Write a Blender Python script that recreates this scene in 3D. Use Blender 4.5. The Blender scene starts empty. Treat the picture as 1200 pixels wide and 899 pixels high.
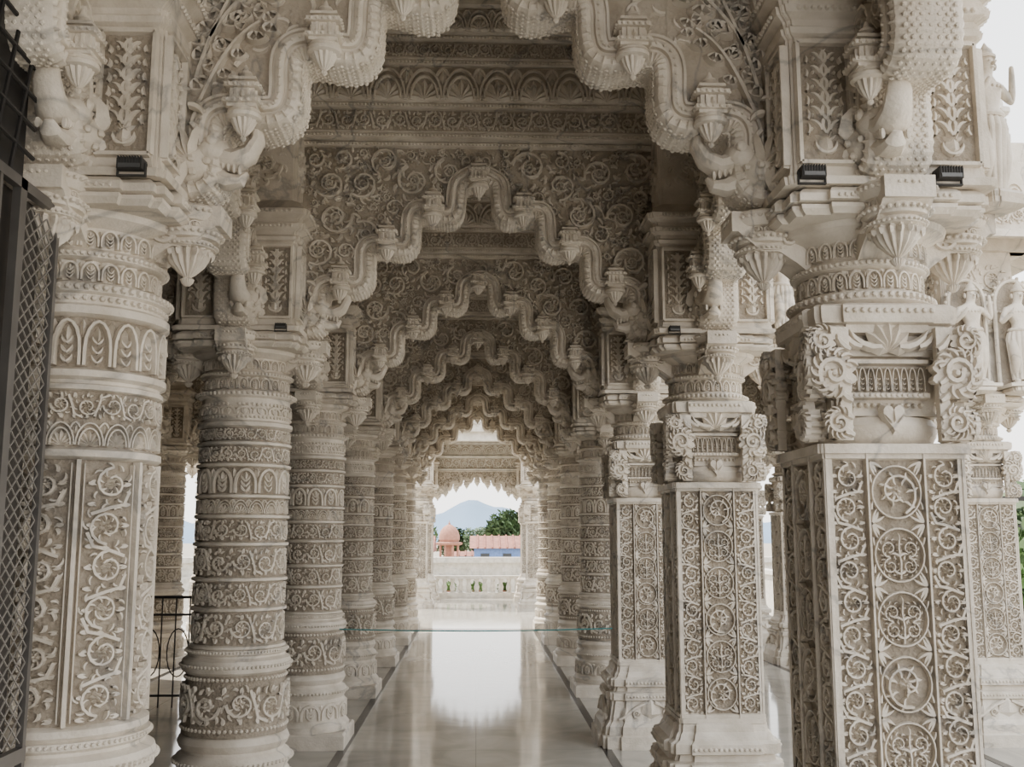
import bpy, math, random
from mathutils import Vector, Matrix
random.seed(7)
pi=math.pi; sin=math.sin; cos=math.cos
# ---------------------------------------------------------------- materials
def newmat(name):
    m=bpy.data.materials.new(name); m.use_nodes=True
    nt=m.node_tree; b=nt.nodes["Principled BSDF"]; return m,nt,b
def N(nt,t,**k):
    n=nt.nodes.new(t)
    for a,b in k.items(): setattr(n,a,b)
    return n
def ramp(nt,fac,c0,c1,p0=0.,p1=1.):
    r=N(nt,'ShaderNodeValToRGB'); r.color_ramp.elements[0].position=p0; r.color_ramp.elements[1].position=p1
    r.color_ramp.elements[0].color=(*c0,1); r.color_ramp.elements[1].color=(*c1,1)
    nt.links.new(fac,r.inputs[0]); return r.outputs[0]
def stone(name,ca,cb,vein,rough=.55,bump=.25,bscale=70,veinamt=.5,vor=0):
    m,nt,b=newmat(name); L=nt.links
    g=N(nt,'ShaderNodeNewGeometry')
    n1=N(nt,'ShaderNodeTexNoise'); n1.inputs['Scale'].default_value=1.7; n1.inputs['Detail'].default_value=6
    L.new(g.outputs['Position'],n1.inputs['Vector'])
    col=ramp(nt,n1.outputs['Fac'],ca,cb,.35,.68)
    n2=N(nt,'ShaderNodeTexNoise'); n2.inputs['Scale'].default_value=.8; n2.inputs['Detail'].default_value=8; n2.inputs['Distortion'].default_value=1.6
    L.new(g.outputs['Position'],n2.inputs['Vector'])
    sub=N(nt,'ShaderNodeMath',operation='SUBTRACT'); L.new(n2.outputs['Fac'],sub.inputs[0]); sub.inputs[1].default_value=.5
    ab=N(nt,'ShaderNodeMath',operation='ABSOLUTE'); L.new(sub.outputs[0],ab.inputs[0])
    vr=ramp(nt,ab.outputs[0],(1,1,1),(0,0,0),0.,.014)
    mu=N(nt,'ShaderNodeMath',operation='MULTIPLY'); L.new(vr,mu.inputs[0]); mu.inputs[1].default_value=veinamt
    mx=N(nt,'ShaderNodeMix',data_type='RGBA'); L.new(mu.outputs[0],mx.inputs[0]); L.new(col,mx.inputs[6]); mx.inputs[7].default_value=(*vein,1)
    n3=N(nt,'ShaderNodeTexNoise'); n3.inputs['Scale'].default_value=9; n3.inputs['Detail'].default_value=5
    L.new(g.outputs['Position'],n3.inputs['Vector'])
    st=ramp(nt,n3.outputs['Fac'],(.74,.71,.66),(1.04,1.03,1.02),.3,.62)
    m2=N(nt,'ShaderNodeMix',data_type='RGBA',blend_type='MULTIPLY'); m2.inputs[0].default_value=.8
    L.new(mx.outputs[2],m2.inputs[6]); L.new(st,m2.inputs[7]); L.new(m2.outputs[2],b.inputs['Base Color'])
    b.inputs['Roughness'].default_value=rough
    n4=N(nt,'ShaderNodeTexNoise'); n4.inputs['Scale'].default_value=bscale; n4.inputs['Detail'].default_value=4
    L.new(g.outputs['Position'],n4.inputs['Vector'])
    bp=N(nt,'ShaderNodeBump'); bp.inputs['Strength'].default_value=bump; bp.inputs['Distance'].default_value=.01
    h=n4.outputs['Fac']
    if vor:
        v=N(nt,'ShaderNodeTexVoronoi'); v.inputs['Scale'].default_value=vor; L.new(g.outputs['Position'],v.inputs['Vector'])
        a=N(nt,'ShaderNodeMath',operation='ADD'); L.new(h,a.inputs[0]); L.new(v.outputs['Distance'],a.inputs[1]); h=a.outputs[0]
    L.new(h,bp.inputs['Height']); L.new(bp.outputs[0],b.inputs['Normal'])
    return m
def plain(name,c,rough=.6,metal=0.,var=.15,scale=8):
    m,nt,b=newmat(name)
    n=N(nt,'ShaderNodeTexNoise'); n.inputs['Scale'].default_value=scale
    tc=N(nt,'ShaderNodeNewGeometry'); nt.links.new(tc.outputs['Position'],n.inputs['Vector'])
    o=ramp(nt,n.outputs['Fac'],tuple(x*(1-var) for x in c),tuple(min(1,x*(1+var)) for x in c),.3,.7)
    nt.links.new(o,b.inputs['Base Color']); b.inputs['Roughness'].default_value=rough; b.inputs['Metallic'].default_value=metal
    return m
MARB=stone('carved_marble',(.595,.535,.455),(.745,.685,.595),(.17,.17,.17),bump=.35)
RECS=stone('dusty_shaded_recess',(.285,.243,.19),(.375,.325,.262),(.13,.12,.11),rough=.8,bump=.6,bscale=90,vor=60)  # carving grounds: brown dust plus crevice shade painted into the colour
CLEAN=stone('white_marble',(.64,.61,.55),(.74,.71,.65),(.4,.4,.4))
BLACK=plain('black_granite',(.015,.015,.016),.25)
STEEL=plain('brushed_steel',(.16,.15,.14),.4,.7)
IRON=plain('dark_iron',(.03,.028,.027),.5,.5)
DARKW=plain('shade_dark_wall',(.04,.033,.027),.9)  # dimness of the interior put into the wall colour
BLKP=plain('black_lamp_housing',(.030,.028,.026),.75,0)
GLASS=plain('lamp_glass',(.08,.08,.08),.3)
GREEN=plain('leaf_green',(.07,.14,.03),.6,0,.5,3)
GREEN2=plain('tree_green',(.055,.095,.035),.7,0,.5,1)
BARK=plain('bark',(.12,.08,.05),.9)
PINK=plain('pink_sandstone',(.36,.17,.12),.8)
TILE=plain('red_roof_tile',(.25,.10,.07),.8,0,.3,3)
BLUEW=plain('blue_painted_wall',(.13,.22,.46),.8)
WHITW=plain('whitewash',(.55,.54,.52),.8)
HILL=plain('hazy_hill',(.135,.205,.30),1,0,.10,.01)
DIRT=plain('dusty_ground',(.30,.27,.22),.95,0,.2,.3)
ROPE=plain('teal_cord',(.04,.20,.20),.7)
DKWIN=plain('dark_window',(.03,.035,.04),.3)
FLO,nt,b=newmat('polished_floor_marble'); L=nt.links
g=N(nt,'ShaderNodeNewGeometry')
br=N(nt,'ShaderNodeTexBrick'); br.offset=0; br.inputs['Scale'].default_value=1.0
br.inputs['Brick Width'].default_value=1.0; br.inputs['Row Height'].default_value=.8; br.inputs['Mortar Size'].default_value=.003
br.inputs['Color1'].default_value=(.45,.42,.365,1); br.inputs['Color2'].default_value=(.40,.375,.33,1); br.inputs['Mortar'].default_value=(.28,.265,.235,1)
L.new(g.outputs['Position'],br.inputs['Vector'])
n1=N(nt,'ShaderNodeTexNoise'); n1.inputs['Scale'].default_value=2.2; n1.inputs['Detail'].default_value=7; n1.inputs['Distortion'].default_value=1.2
L.new(g.outputs['Position'],n1.inputs['Vector'])
o=ramp(nt,n1.outputs['Fac'],(.82,.82,.82),(1.05,1.05,1.04),.35,.6)
mx=N(nt,'ShaderNodeMix',data_type='RGBA',blend_type='MULTIPLY'); mx.inputs[0].default_value=.9
L.new(br.outputs['Color'],mx.inputs[6]); L.new(o,mx.inputs[7]); L.new(mx.outputs[2],b.inputs['Base Color'])
rr=N(nt,'ShaderNodeMapRange'); rr.inputs[3].default_value=.04; rr.inputs[4].default_value=.11
L.new(n1.outputs['Fac'],rr.inputs[0]); L.new(rr.outputs[0],b.inputs['Roughness'])
MM=[MARB,RECS]
# ---------------------------------------------------------------- mesh accumulator
class M:
    def __init__(s): s.v=[];s.f=[];s.m=[]
    def add(s,vs,fs,mat=0):
        b=len(s.v); s.v.extend(vs); s.f.extend([tuple(i+b for i in f) for f in fs]); s.m.extend([mat]*len(fs))
    def box(s,x0,x1,y0,y1,z0,z1,mat=0):
        s.add([(x0,y0,z0),(x1,y0,z0),(x1,y1,z0),(x0,y1,z0),(x0,y0,z1),(x1,y0,z1),(x1,y1,z1),(x0,y1,z1)],
              [(0,3,2,1),(4,5,6,7),(0,1,5,4),(1,2,6,5),(2,3,7,6),(3,0,4,7)],mat)
    def loft(s,sec,prof,c=(0,0),mat=0,sx=1,sy=1):
        n=len(sec); vs=[]
        for z,r in prof:
            vs+= [(c[0]+p[0]*r*sx,c[1]+p[1]*r*sy,z) for p in sec]
        up = prof[-1][0]>=prof[0][0]
        fs=[]
        for i in range(len(prof)-1):
            for j in range(n):
                k=(j+1)%n; q=(i*n+j,i*n+k,(i+1)*n+k,(i+1)*n+j)
                fs.append(q if up else q[::-1])
        a=tuple(range(n)); t=tuple((len(prof)-1)*n+j for j in range(n))
        fs.append(a[::-1] if up else a); fs.append(t if up else t[::-1])
        s.add(vs,fs,mat)
    def ribbon(s,pts,w,h,mp,mat=0,taper=0.,closed=False,low=-.002):
        n=len(pts); vs=[]
        for i,p in enumerate(pts):
            if closed: a=pts[i-1]; c=pts[(i+1)%n]
            else: a=pts[max(0,i-1)]; c=pts[min(n-1,i+1)]
            dx=c[0]-a[0]; dy=c[1]-a[1]; l=math.hypot(dx,dy) or 1; nx=-dy/l; ny=dx/l
            ww=w*(1-taper*i/(n-1))
            for k,hh in ((-1,low),(-.6,h),(.6,h),(1,low)):
                vs.append(mp(p[0]+nx*ww*k,p[1]+ny*ww*k,hh))
        fs=[]
        for i in range(n if closed else n-1):
            i2=(i+1)%n
            for j in range(3): fs.append((i*4+j,i2*4+j,i2*4+j+1,i*4+j+1))
        if not closed:
            fs.append((0,1,2,3)); e=(n-1)*4; fs.append((e+3,e+2,e+1,e))
        s.add(vs,fs,mat)
    def leaf(s,x,y,a,l,w,h,mp,mat=0):
        ca=cos(a); sa=sin(a)
        P=lambda u,v,hh: mp(x+ca*u*l-sa*v*w, y+sa*u*l+ca*v*w, hh)
        vs=[P(0,0,0),P(.3,-.5,0),P(.7,-.42,0),P(1,0,0),P(.7,.42,0),P(.3,.5,0),P(.3,0,h),P(.72,0,h*.8)]
        s.add(vs,[(0,1,6),(1,2,7,6),(2,3,7),(3,4,7),(4,5,6,7),(5,0,6)],mat)
    def rleaf(s,x,y,a,l,w,h,mp,mat=0):   # rounded leaf, cushioned with a centre vein
        ca=cos(a); sa=sin(a); n=14
        P=lambda u,v,hh: mp(x+ca*u*l-sa*v*w, y+sa*u*l+ca*v*w, hh)
        out=[];mid=[]
        for i in range(n):
            t=2*pi*i/n; u=.5-.5*cos(t); v=.5*sin(t)*(1.12-.35*u)
            out.append(P(u,v,0)); mid.append(P(.5+(u-.5)*.72,v*.72,h*.85))
        rid=[P(.22,0,h*.55),P(.5,0,h*.6),P(.8,0,h*.55)]
        fs=[(i,(i+1)%n,n+(i+1)%n,n+i) for i in range(n)]
        for i in range(n):
            t=2*pi*(i+.5)/n; u=.5-.5*cos(t); k=2*n+(0 if u<.36 else (1 if u<.66 else 2)); fs.append((n+i,n+(i+1)%n,k))
        fs+= [(n+0,2*n,2*n+1,n+0)[:3]] if False else []
        s.add(out+mid+rid,[f[::-1] for f in fs],mat)
    def comma(s,x,y,a,l,w,b,h,mp,mat=0):
        n=5; A_=[];B_=[];C_=[];D_=[]
        px,py,an=x,y,a; w=w*1.15
        for i in range(n):
            t=i/(n-1); ww=w*(.5+1.15*t-1.6*t*t) if i<n-1 else .0
            nx,ny=-sin(an),cos(an); hh=h*(1-.3*t)
            A_.append(mp(px-nx*ww,py-ny*ww,0)); B_.append(mp(px-nx*ww*.45,py-ny*ww*.45,hh)); C_.append(mp(px+nx*ww*.45,py+ny*ww*.45,hh)); D_.append(mp(px+nx*ww,py+ny*ww,0))
            px+=cos(an)*l/(n-1); py+=sin(an)*l/(n-1); an+=b/(n-1)
        vs=A_+B_+C_+D_; fs=[]
        for i in range(n-1):
            for q in range(3): fs.append((q*n+i,q*n+i+1,(q+1)*n+i+1,(q+1)*n+i))
        s.add(vs,fs,mat)
    def bead(s,x,y,r,h,mp,n=6,mat=0):
        vs=[mp(x+r*cos(2*pi*i/n),y+r*sin(2*pi*i/n),-.001) for i in range(n)]+[mp(x+.6*r*cos(2*pi*i/n),y+.6*r*sin(2*pi*i/n),h*.8) for i in range(n)]+[mp(x,y,h)]
        fs=[(i,(i+1)%n,n+(i+1)%n,n+i) for i in range(n)]+[(n+i,n+(i+1)%n,2*n) for i in range(n)]
        s.add(vs,fs,mat)
    def tube(s,pts,rad,n=8,mat=0,sy=1):
        P=[Vector(p) for p in pts]; k=len(P); vs=[]
        for i in range(k):
            d=(P[min(k-1,i+1)]-P[max(0,i-1)]).normalized()
            ref=Vector((0,1,0)) if abs(d.y)<.9 else Vector((1,0,0))
            a=d.cross(ref).normalized(); b2=a.cross(d)
            r=rad[i] if isinstance(rad,(list,tuple)) else rad
            for j in range(n):
                t=2*pi*j/n; q=P[i]+a*cos(t)*r+b2*sin(t)*r*sy; vs.append(tuple(q))
        fs=[]
        for i in range(k-1):
            for j in range(n):
                j2=(j+1)%n; fs.append((i*n+j,i*n+j2,(i+1)*n+j2,(i+1)*n+j))
        fs.append(tuple(range(n))[::-1]); fs.append(tuple((k-1)*n+j for j in range(n)))
        s.add(vs,fs,mat)
    def ell(s,c,r,nu=14,nv=9,mat=0):
        vs=[];fs=[]
        for i in range(nv+1):
            t=-pi/2+pi*i/nv
            for j in range(nu):
                a=2*pi*j/nu; vs.append((c[0]+r[0]*cos(t)*cos(a),c[1]+r[1]*cos(t)*sin(a),c[2]+r[2]*sin(t)))
        for i in range(nv):
            for j in range(nu):
                k=(j+1)%nu; fs.append((i*nu+j,i*nu+k,(i+1)*nu+k,(i+1)*nu+j))
        s.add(vs,fs,mat)
    def scaly(s,c,r,rows=6,cols=12,k=.2):
        s.ell(c,r,18,12)
        for i in range(1,rows):
            t=-pi/2+pi*i/rows
            m_=max(4,int(cols*cos(t)))
            for j in range(m_):
                a=2*pi*(j+.5*(i%2))/m_; p=(c[0]+r[0]*cos(t)*cos(a),c[1]+r[1]*cos(t)*sin(a),c[2]+r[2]*sin(t))
                q=min(r)*k; s.ell(p,(q,q,q*.8),6,4)
    def mesh(s,name,mats=None,ang=35):
        me=bpy.data.meshes.new(name); me.from_pydata(s.v,[],s.f)
        for m in (mats or MM): me.materials.append(m)
        me.polygons.foreach_set('material_index',s.m)
        me.polygons.foreach_set('use_smooth',[True]*len(s.f))
        me.update(); me.set_sharp_from_angle(angle=math.radians(ang)); return me
def circ(n): return [(cos(2*pi*i/n-pi/2),sin(2*pi*i/n-pi/2)) for i in range(n)]
SQ=[(-1,-1),(1,-1),(1,1),(-1,1)]
def redent(a=.82,b=.62,d=.93):
    res=[]
    for k in range(4):
        for (x,y) in [(-a,-d),(-b,-d),(-b,-1),(b,-1),(b,-d),(a,-d),(a,-a)]:
            c=cos(k*pi/2); s_=sin(k*pi/2); res.append((x*c-y*s_, x*s_+y*c))
    return res
RED=redent(.86,.6); RED2=redent(.96,.93,.97)
def flut(n,d=.12,sub=4):
    m=n*sub; return [((1-d*(1-abs(sin(n*pi*i/m))))*cos(2*pi*i/m),(1-d*(1-abs(sin(n*pi*i/m))))*sin(2*pi*i/m)) for i in range(m)]
def cyl(r): return lambda u,v,h:((r+h)*sin(u/r),-(r+h)*cos(u/r),v)
def face(k,d,u0=0):
    c=cos(k*pi/2); s_=sin(k*pi/2)
    def f(u,v,h):
        x=u+u0; y=-(d+h); return (x*c-y*s_, x*s_+y*c, v)
    return f
RN=random.Random(11)
# ---- patterns
def cell(m,mp,cx,cy,R,dr,a0,w,h,rich=True,outer=False):
    K=14 if rich else 10; pts=[]; tw=RN.uniform(1.0,1.25)
    for k in range(K+1):
        t=k/K; a=a0+dr*t*tw*2*pi; r=R*(1-.62*t**.9); pts.append((cx+r*cos(a),cy+r*sin(a)))
    m.ribbon(pts,max(w*.9,R*.115),h,mp,taper=.4)
    if rich:
        o=RN.random()*6
        for q in range(5):
            a=o+q*2*pi/5; m.leaf(cx+R*.04*cos(a),cy+R*.04*sin(a),a,R*RN.uniform(.32,.40),R*.30,h,mp)
        m.bead(cx,cy,R*.12,h*1.35,mp)
        for q in range(8):
            a=a0+dr*(q*2*pi/8+.4); r=R*(.88-.045*q)
            m.comma(cx+r*cos(a),cy+r*sin(a),a+dr*RN.uniform(2.1,2.5),R*RN.uniform(.40,.52),R*.13,dr*1.4,h*RN.uniform(.75,1),mp)
    else: m.bead(cx,cy,R*.22,h*1.25,mp)
    if outer:
        for q in range(9):
            a=a0+q*2*pi/9; r=R*1.0
            m.comma(cx+r*cos(a),cy+r*sin(a),a+dr*RN.uniform(.3,.8),R*RN.uniform(.42,.6),R*.155,dr*1.5,h*RN.uniform(.75,1),mp)
def strip(m,mp,u0,v0,u1,v1,h=.016,w=None,rich=True):
    W=u1-u0; Lh=v1-v0; vert=Lh>=W
    A=W if vert else Lh; B=Lh if vert else W
    w=w or A*.05
    n=max(1,round(B/(A*.84))); p=B/n; R=min(A,p)*.41
    T=(lambda a,b2:(u0+a,v0+b2)) if vert else (lambda a,b2:(u0+b2,v1-a))
    for i in range(n):
        dr=1 if i%2 else -1; sd=1 if i%2 else -1
        c=T(A*(.5+.035*sd),(i+.5+RN.uniform(-.03,.03))*p)
        if not vert: dr=-dr
        cell(m,mp,c[0],c[1],R*RN.uniform(.95,1.06),dr,(pi/2*(1 if vert else 0) if i%2 else -pi/2*(1 if vert else 2)),w,h*.95,rich,True)
        q0=T(A*(.5+.43*sd),(i+.35)*p); q1=T(A*(.5+.30*sd),(i+.02)*p); q2=T(A*.5,(i-.06)*p); q3=T(A*(.5-.38*sd),(i-.22)*p)
        if i>0: m.ribbon([q0,q1,q2,q3],w*1.1,h*.9,mp)
        for sgn in (-1,1):
            for f in (0.,.5):
                q=T(A/2+sgn*A*.45,(i+f+.02)*p); 
                for dq in (.25,-.25,.05):
                    t=T(A/2,(i+f+dq)*p)
                    m.comma(q[0],q[1],math.atan2(t[1]-q[1],t[0]-q[0]),A*RN.uniform(.14,.22),A*.05,sgn*(1 if dq>0 else -1)*.9,h*.9,mp)
def medals(m,mp,u0,v0,u1,v1,h=.016):
    W=u1-u0; n=max(1,round((v1-v0)/(W*1.04))); p=(v1-v0)/n
    for i in range(n):
        cx=(u0+u1)/2; cy=v0+(i+.5)*p; R=min(W,p)*.46; dr=1 if i%2 else -1
        m.ribbon([(cx+R*cos(2*pi*k/26),cy+R*sin(2*pi*k/26)) for k in range(26)],W*.020,h,mp,closed=True)
        st=(0,2,0,2,2,0,2)[i%7]
        if st==0:
            a0=RN.uniform(-2.2,-1.0)
            pts=[]
            for k in range(17):
                t=k/16; a=a0+dr*t*2.1*pi; r=R*(.88-.62*t); pts.append((cx+r*cos(a),cy+r*sin(a)))
            m.ribbon(pts,W*.034,h,mp,taper=.35)
            for k in range(1,16,2):
                ang=math.atan2(pts[k+1][1]-pts[k][1],pts[k+1][0]-pts[k][0])
                m.comma(pts[k][0],pts[k][1],ang+dr*.9,R*.38,R*.12,dr*1.3,h*.95,mp); m.comma(pts[k][0],pts[k][1],ang-dr*.9,R*.26,R*.10,-dr*1.3,h*.9,mp)
            for q in range(6): m.leaf(cx,cy,q*pi/3,R*.28,R*.22,h*1.1,mp)
        else:
            m.ribbon([(cx,cy-R*.9),(cx+R*.04,cy-R*.3),(cx-R*.03,cy+R*.2),(cx,cy+R*.6)],W*.022,h,mp)
            m.leaf(cx,cy+R*.42,pi/2,R*.46,R*.30,h*1.1,mp)
            for s_ in (-1,1):
                cell(m,mp,cx+s_*R*.42,cy+R*.24,R*.33,s_,-pi/2,W*.018,h*.9,True,True)
                cell(m,mp,cx+s_*R*.38,cy-R*.42,R*.31,-s_,pi/2,W*.018,h*.9,True,True)
                m.comma(cx,cy-R*.05,pi/2-s_*.9,R*.4,R*.11,-s_*1.2,h,mp); m.comma(cx,cy-R*.7,pi/2-s_*1.3,R*.4,R*.11,s_*1.2,h,mp)
        for sx in (-1,1):
            for sy in (-1,1):
                x0=cx+sx*W*.48; y0=cy+sy*p*.48
                m.comma(x0,y0,math.atan2(-sy,-sx),W*.24,W*.07,.6*sx*sy,h,mp)
                m.comma(x0,y0,math.atan2(-sy,-sx*.25),W*.28,W*.055,-.5*sx*sy,h,mp)
                m.comma(x0,y0,math.atan2(-sy*.25,-sx),W*.28,W*.055,.5*sx*sy,h,mp)
                m.comma(x0,y0-sy*p*.2,math.atan2(-sy,-sx*.05),W*.18,W*.04,-.6*sx*sy,h,mp)
def tongues(m,mp,u0,u1,n,v0,v1,h=.014):
    p=(u1-u0)/n; H=v1-v0
    for i in range(n):
        c=u0+(i+.5)*p
        pts=[(c+p*.42*cos(pi*k/8)*(1),v0+H*.35+H*.6*sin(pi*k/8)) for k in range(9)]
        pts=[(c+p*.42,v0)]+pts+[(c-p*.42,v0)]
        m.ribbon(pts,p*.08,h,mp)
        for s_ in (-1,1):
            for q in range(3): m.comma(c,v0+H*(.06+.2*q),pi/2-s_*.9,p*.36,p*.09,s_*.9,h,mp)
        m.leaf(c,v0+H*.45,pi/2,H*.42,p*.26,h*1.2,mp)
        m.leaf(u0+i*p,v1,-pi/2,H*.4,p*.22,h,mp)
def beads(m,mp,u0,u1,v,r,h=None):
    n=max(2,int((u1-u0)/(2.3*r))); p=(u1-u0)/n
    for i in range(n): m.bead(u0+(i+.5)*p,v,r,h or r,mp,n=6)
def lotus(m,mp,u0,u1,v0,v1,h=.015):
    H=v1-v0; n=max(1,round((u1-u0)/(H*1.1))); p=(u1-u0)/n
    for i in range(n):
        c=u0+(i+.5)*p
        for rr in (1,.76):
            m.ribbon([(c+p*.48*rr*cos(pi*k/10),v0+H*.93*rr*sin(pi*k/10)) for k in range(11)],H*.045,h,mp)
        for q in range(7):
            a=pi*(q+.5)/7; m.leaf(c,v0,a,H*.66,H*.24,h,mp)
        m.leaf(u0+i*p,v1-H*.05,-pi/2,H*.5,H*.26,h,mp)
        for s_ in (-1,1): m.comma(u0+i*p,v1-H*.04,-pi/2+s_*.9,H*.36,H*.09,-s_*.9,h,mp)
def frame(m,mp,u0,v0,u1,v1,w,h):
    for (a,b2) in (((u0,v0),(u1,v0)),((u1,v0),(u1,v1)),((u1,v1),(u0,v1)),((u0,v1),(u0,v0))):
        m.ribbon([a,b2],w,h,mp)
def vase(m,mp,cx,v0,v1,W,h=.014):
    H=v1-v0
    m.leaf(cx,v0+H*.01,pi/2,H*.20,W*.42,h*1.2,mp)
    for q in range(5): m.leaf(cx,v0+H*.14,pi/2+(q-2)*.5,H*.12,W*.14,h,mp)
    m.leaf(cx,v0+H*.2,pi/2,H*.78,W*.10,h,mp)
    for s_ in (-1,1): m.comma(cx,v0+H*.03,pi/2-s_*1.3,W*.42,W*.09,s_*1.6,h,mp)
    for i in range(6):
        y=v0+H*(.20+.13*i); f=1-.06*i
        for s_ in (-1,1):
            m.comma(cx,y,pi/2-s_*.5,W*.60*f,W*.11,s_*1.9,h,mp)
            m.comma(cx+s_*W*.10,y+H*.03,pi/2-s_*.2,W*.40*f,W*.09,-s_*1.5,h,mp)
            m.comma(cx+s_*W*.42,y+H*.0,pi/2+s_*.5,W*.28*f,W*.07,-s_*1.2,h,mp)
            m.bead(cx+s_*W*.33*f,y+H*.045,W*.055,h,mp)
# ---------------------------------------------------------------- column parts
def mk_base_round():
    m=M(); m.loft(SQ,[(0,.34),(.10,.34),(.115,.325)])
    m.loft(circ(40),[(.1,.33),(.16,.335),(.19,.31),(.2,.30),(.33,.305),(.35,.29),(.37,.30),(.40,.315),(.43,.30),(.445,.275),(.46,.275),(.475,.29),(.50,.30),(.525,.29),(.54,.27)])
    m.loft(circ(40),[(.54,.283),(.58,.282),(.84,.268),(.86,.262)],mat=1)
    U=2*pi*.281
    tongues(m,cyl(.305),0,2*pi*.305,12,.205,.32,.012)
    strip(m,cyl(.278),0,.60,2*pi*.278,.81,h=.019); beads(m,cyl(.281),0,U,.575,.012); beads(m,cyl(.270),0,2*pi*.27,.835,.011)
    m.loft(circ(40),[(.855,.27),(.87,.29),(.9,.297),(.93,.29),(.945,.262),(.955,.262),(.965,.275),(.985,.275),(.99,.25)])
    beads(m,cyl(.297),0,2*pi*.297,.90,.010); beads(m,cyl(.315),0,2*pi*.315,.40,.012); beads(m,cyl(.275),0,2*pi*.275,.975,.008)
    return m.mesh('base')
BASE_R=mk_base_round()
def mk_base_square():
    m=M(); m.loft(RED,[(0,.42),(.09,.42),(.10,.395),(.16,.39),(.19,.36),(.20,.355),(.34,.325),(.35,.345),(.40,.345),(.41,.31),(.44,.30),(.45,.335),(.50,.335),(.515,.30),(.54,.29),(.555,.275),(.59,.27),(.6,.25)])
    for k in range(4):
        mp=face(k,.345); 
        m.leaf(0,.205,pi/2,.15,.16,.03,mp)
        for s_ in (-1,1):
            m.ribbon([(s_*.26,.21),(s_*.2,.24),(s_*.12,.30),(s_*.03,.335)],.012,.02,mp)
            cell(m,face(k,.35),s_*.12,.255,.035,s_,0,.008,.014,False)
            m.leaf(s_*.22,.20,pi/2+s_*.2,.11,.05,.02,mp)
        beads(m,face(k,.345),-.2,.2,.375,.011); beads(m,face(k,.335),-.2,.2,.475,.012)
    return m.mesh('base')
BASE_S=mk_base_square()
def mk_shaft_bands():
    m=M(); r=.240
    z=.985
    lay=[('s',.20),('s',.16),('s',.19),('s',.15),('d',.11),('t',.17),('s',.12),('s',.10)]
    for kind,hh in lay:
        m.loft(circ(40),[(z,r+.004),(z+.006,r+.022),(z+.02,r+.022),(z+.026,r+.002)])
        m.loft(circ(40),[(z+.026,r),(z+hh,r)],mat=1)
        mp=cyl(r); U=2*pi*r; a=z+.03; b2=z+hh-.004
        if kind=='s': strip(m,mp,0,a,U,b2,h=.015)
        elif kind=='t': tongues(m,mp,0,U,12,a,b2,.015)
        else: lotus(m,mp,0,U,a,b2,.015)
        z+=hh
    m.loft(circ(40),[(z,r+.004),(z+.01,r+.024),(z+.03,r+.024),(z+.04,r+.006),(2.36,r+.006)])
    beads(m,cyl(r+.006),0,2*pi*r,z+.06,.01); beads(m,cyl(r+.006),0,2*pi*r,2.315,.011)
    tongues(m,cyl(r+.006),0,2*pi*(r+.006),18,z+.075,2.30,.012)
    return m.mesh('shaft')
SH_BAND=mk_shaft_bands()
def mk_shaft_panels():
    m=M(); r=.25; n=8; oc=circ(40)
    m.loft(oc,[(.985,.255),(1.0,.268),(1.02,.268),(1.03,.25)])
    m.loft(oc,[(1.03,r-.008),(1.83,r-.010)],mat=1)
    rr=r-.008; U=2*pi*rr; mp=cyl(rr)
    for i in range(n):
        u=i*U/n+U/n/2
        m.ribbon([(u,1.03),(u,1.3),(u,1.6),(u,1.83)],.009,.024,mp)
        m.ribbon([(u+.018,1.04),(u+.018,1.82)],.003,.014,mp); m.ribbon([(u-.018,1.04),(u-.018,1.82)],.003,.014,mp)
        strip(m,mp,u+.023,1.045,u+U/n-.023,1.82,h=.020,w=.0075)
    m.loft(oc,[(1.83,.25),(1.84,.265),(1.86,.265),(1.87,.245)])
    m.loft(oc,[(1.87,.244),(2.06,.244)],mat=1)
    mp=cyl(.244); U=2*pi*.244
    lotus(m,mp,0,U,1.875,1.95,.017); strip(m,mp,0,1.955,U,2.042,h=.018)
    m.loft(oc,[(2.045,.25),(2.05,.262),(2.065,.262),(2.07,.25),(2.08,.252),(2.09,.27),(2.11,.27),(2.12,.25)])
    m.loft(oc,[(2.12,.245),(2.29,.245)],mat=1); tongues(m,cyl(.245),0,2*pi*.245,18,2.125,2.275,.022)
    m.loft(oc,[(2.28,.255),(2.29,.272),(2.315,.272),(2.325,.255),(2.36,.255)])
    beads(m,cyl(.256),0,2*pi*.256,2.342,.011)
    return m.mesh('shaft')
SH_PAN=mk_shaft_panels()
def mk_shaft_square():
    m=M(); d=.24
    m.loft(RED2,[(.595,.25),(.62,.25),(.625,d)])
    m.box(-d+.016,d-.016,-d+.016,d-.016,.62,1.86,1)
    z0=.62; z1=1.86
    for k in range(4):
        mp=face(k,d-.016)
        for a,b2,h in ((-.24,-.226,.018),(-.103,-.092,.026),(.092,.103,.026),(.226,.24,.018)):
            m.ribbon([((a+b2)/2,z0),((a+b2)/2,(z0+z1)/2),((a+b2)/2,z1)],(b2-a)/2,h,mp,low=-.01)
        for zz in (z0+.012,z1-.012): m.ribbon([(-.238,zz),(.238,zz)],.014,.022,mp)
        strip(m,mp,-.223,z0+.028,-.106,z1-.028,h=.018,w=.0060)
        strip(m,mp,.106,z0+.028,.223,z1-.028,h=.018,w=.0060)
        medals(m,mp,-.090,z0+.028,.090,z1-.028,h=.020)
    return m.mesh('shaft')
SH_SQ=mk_shaft_square()
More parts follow.
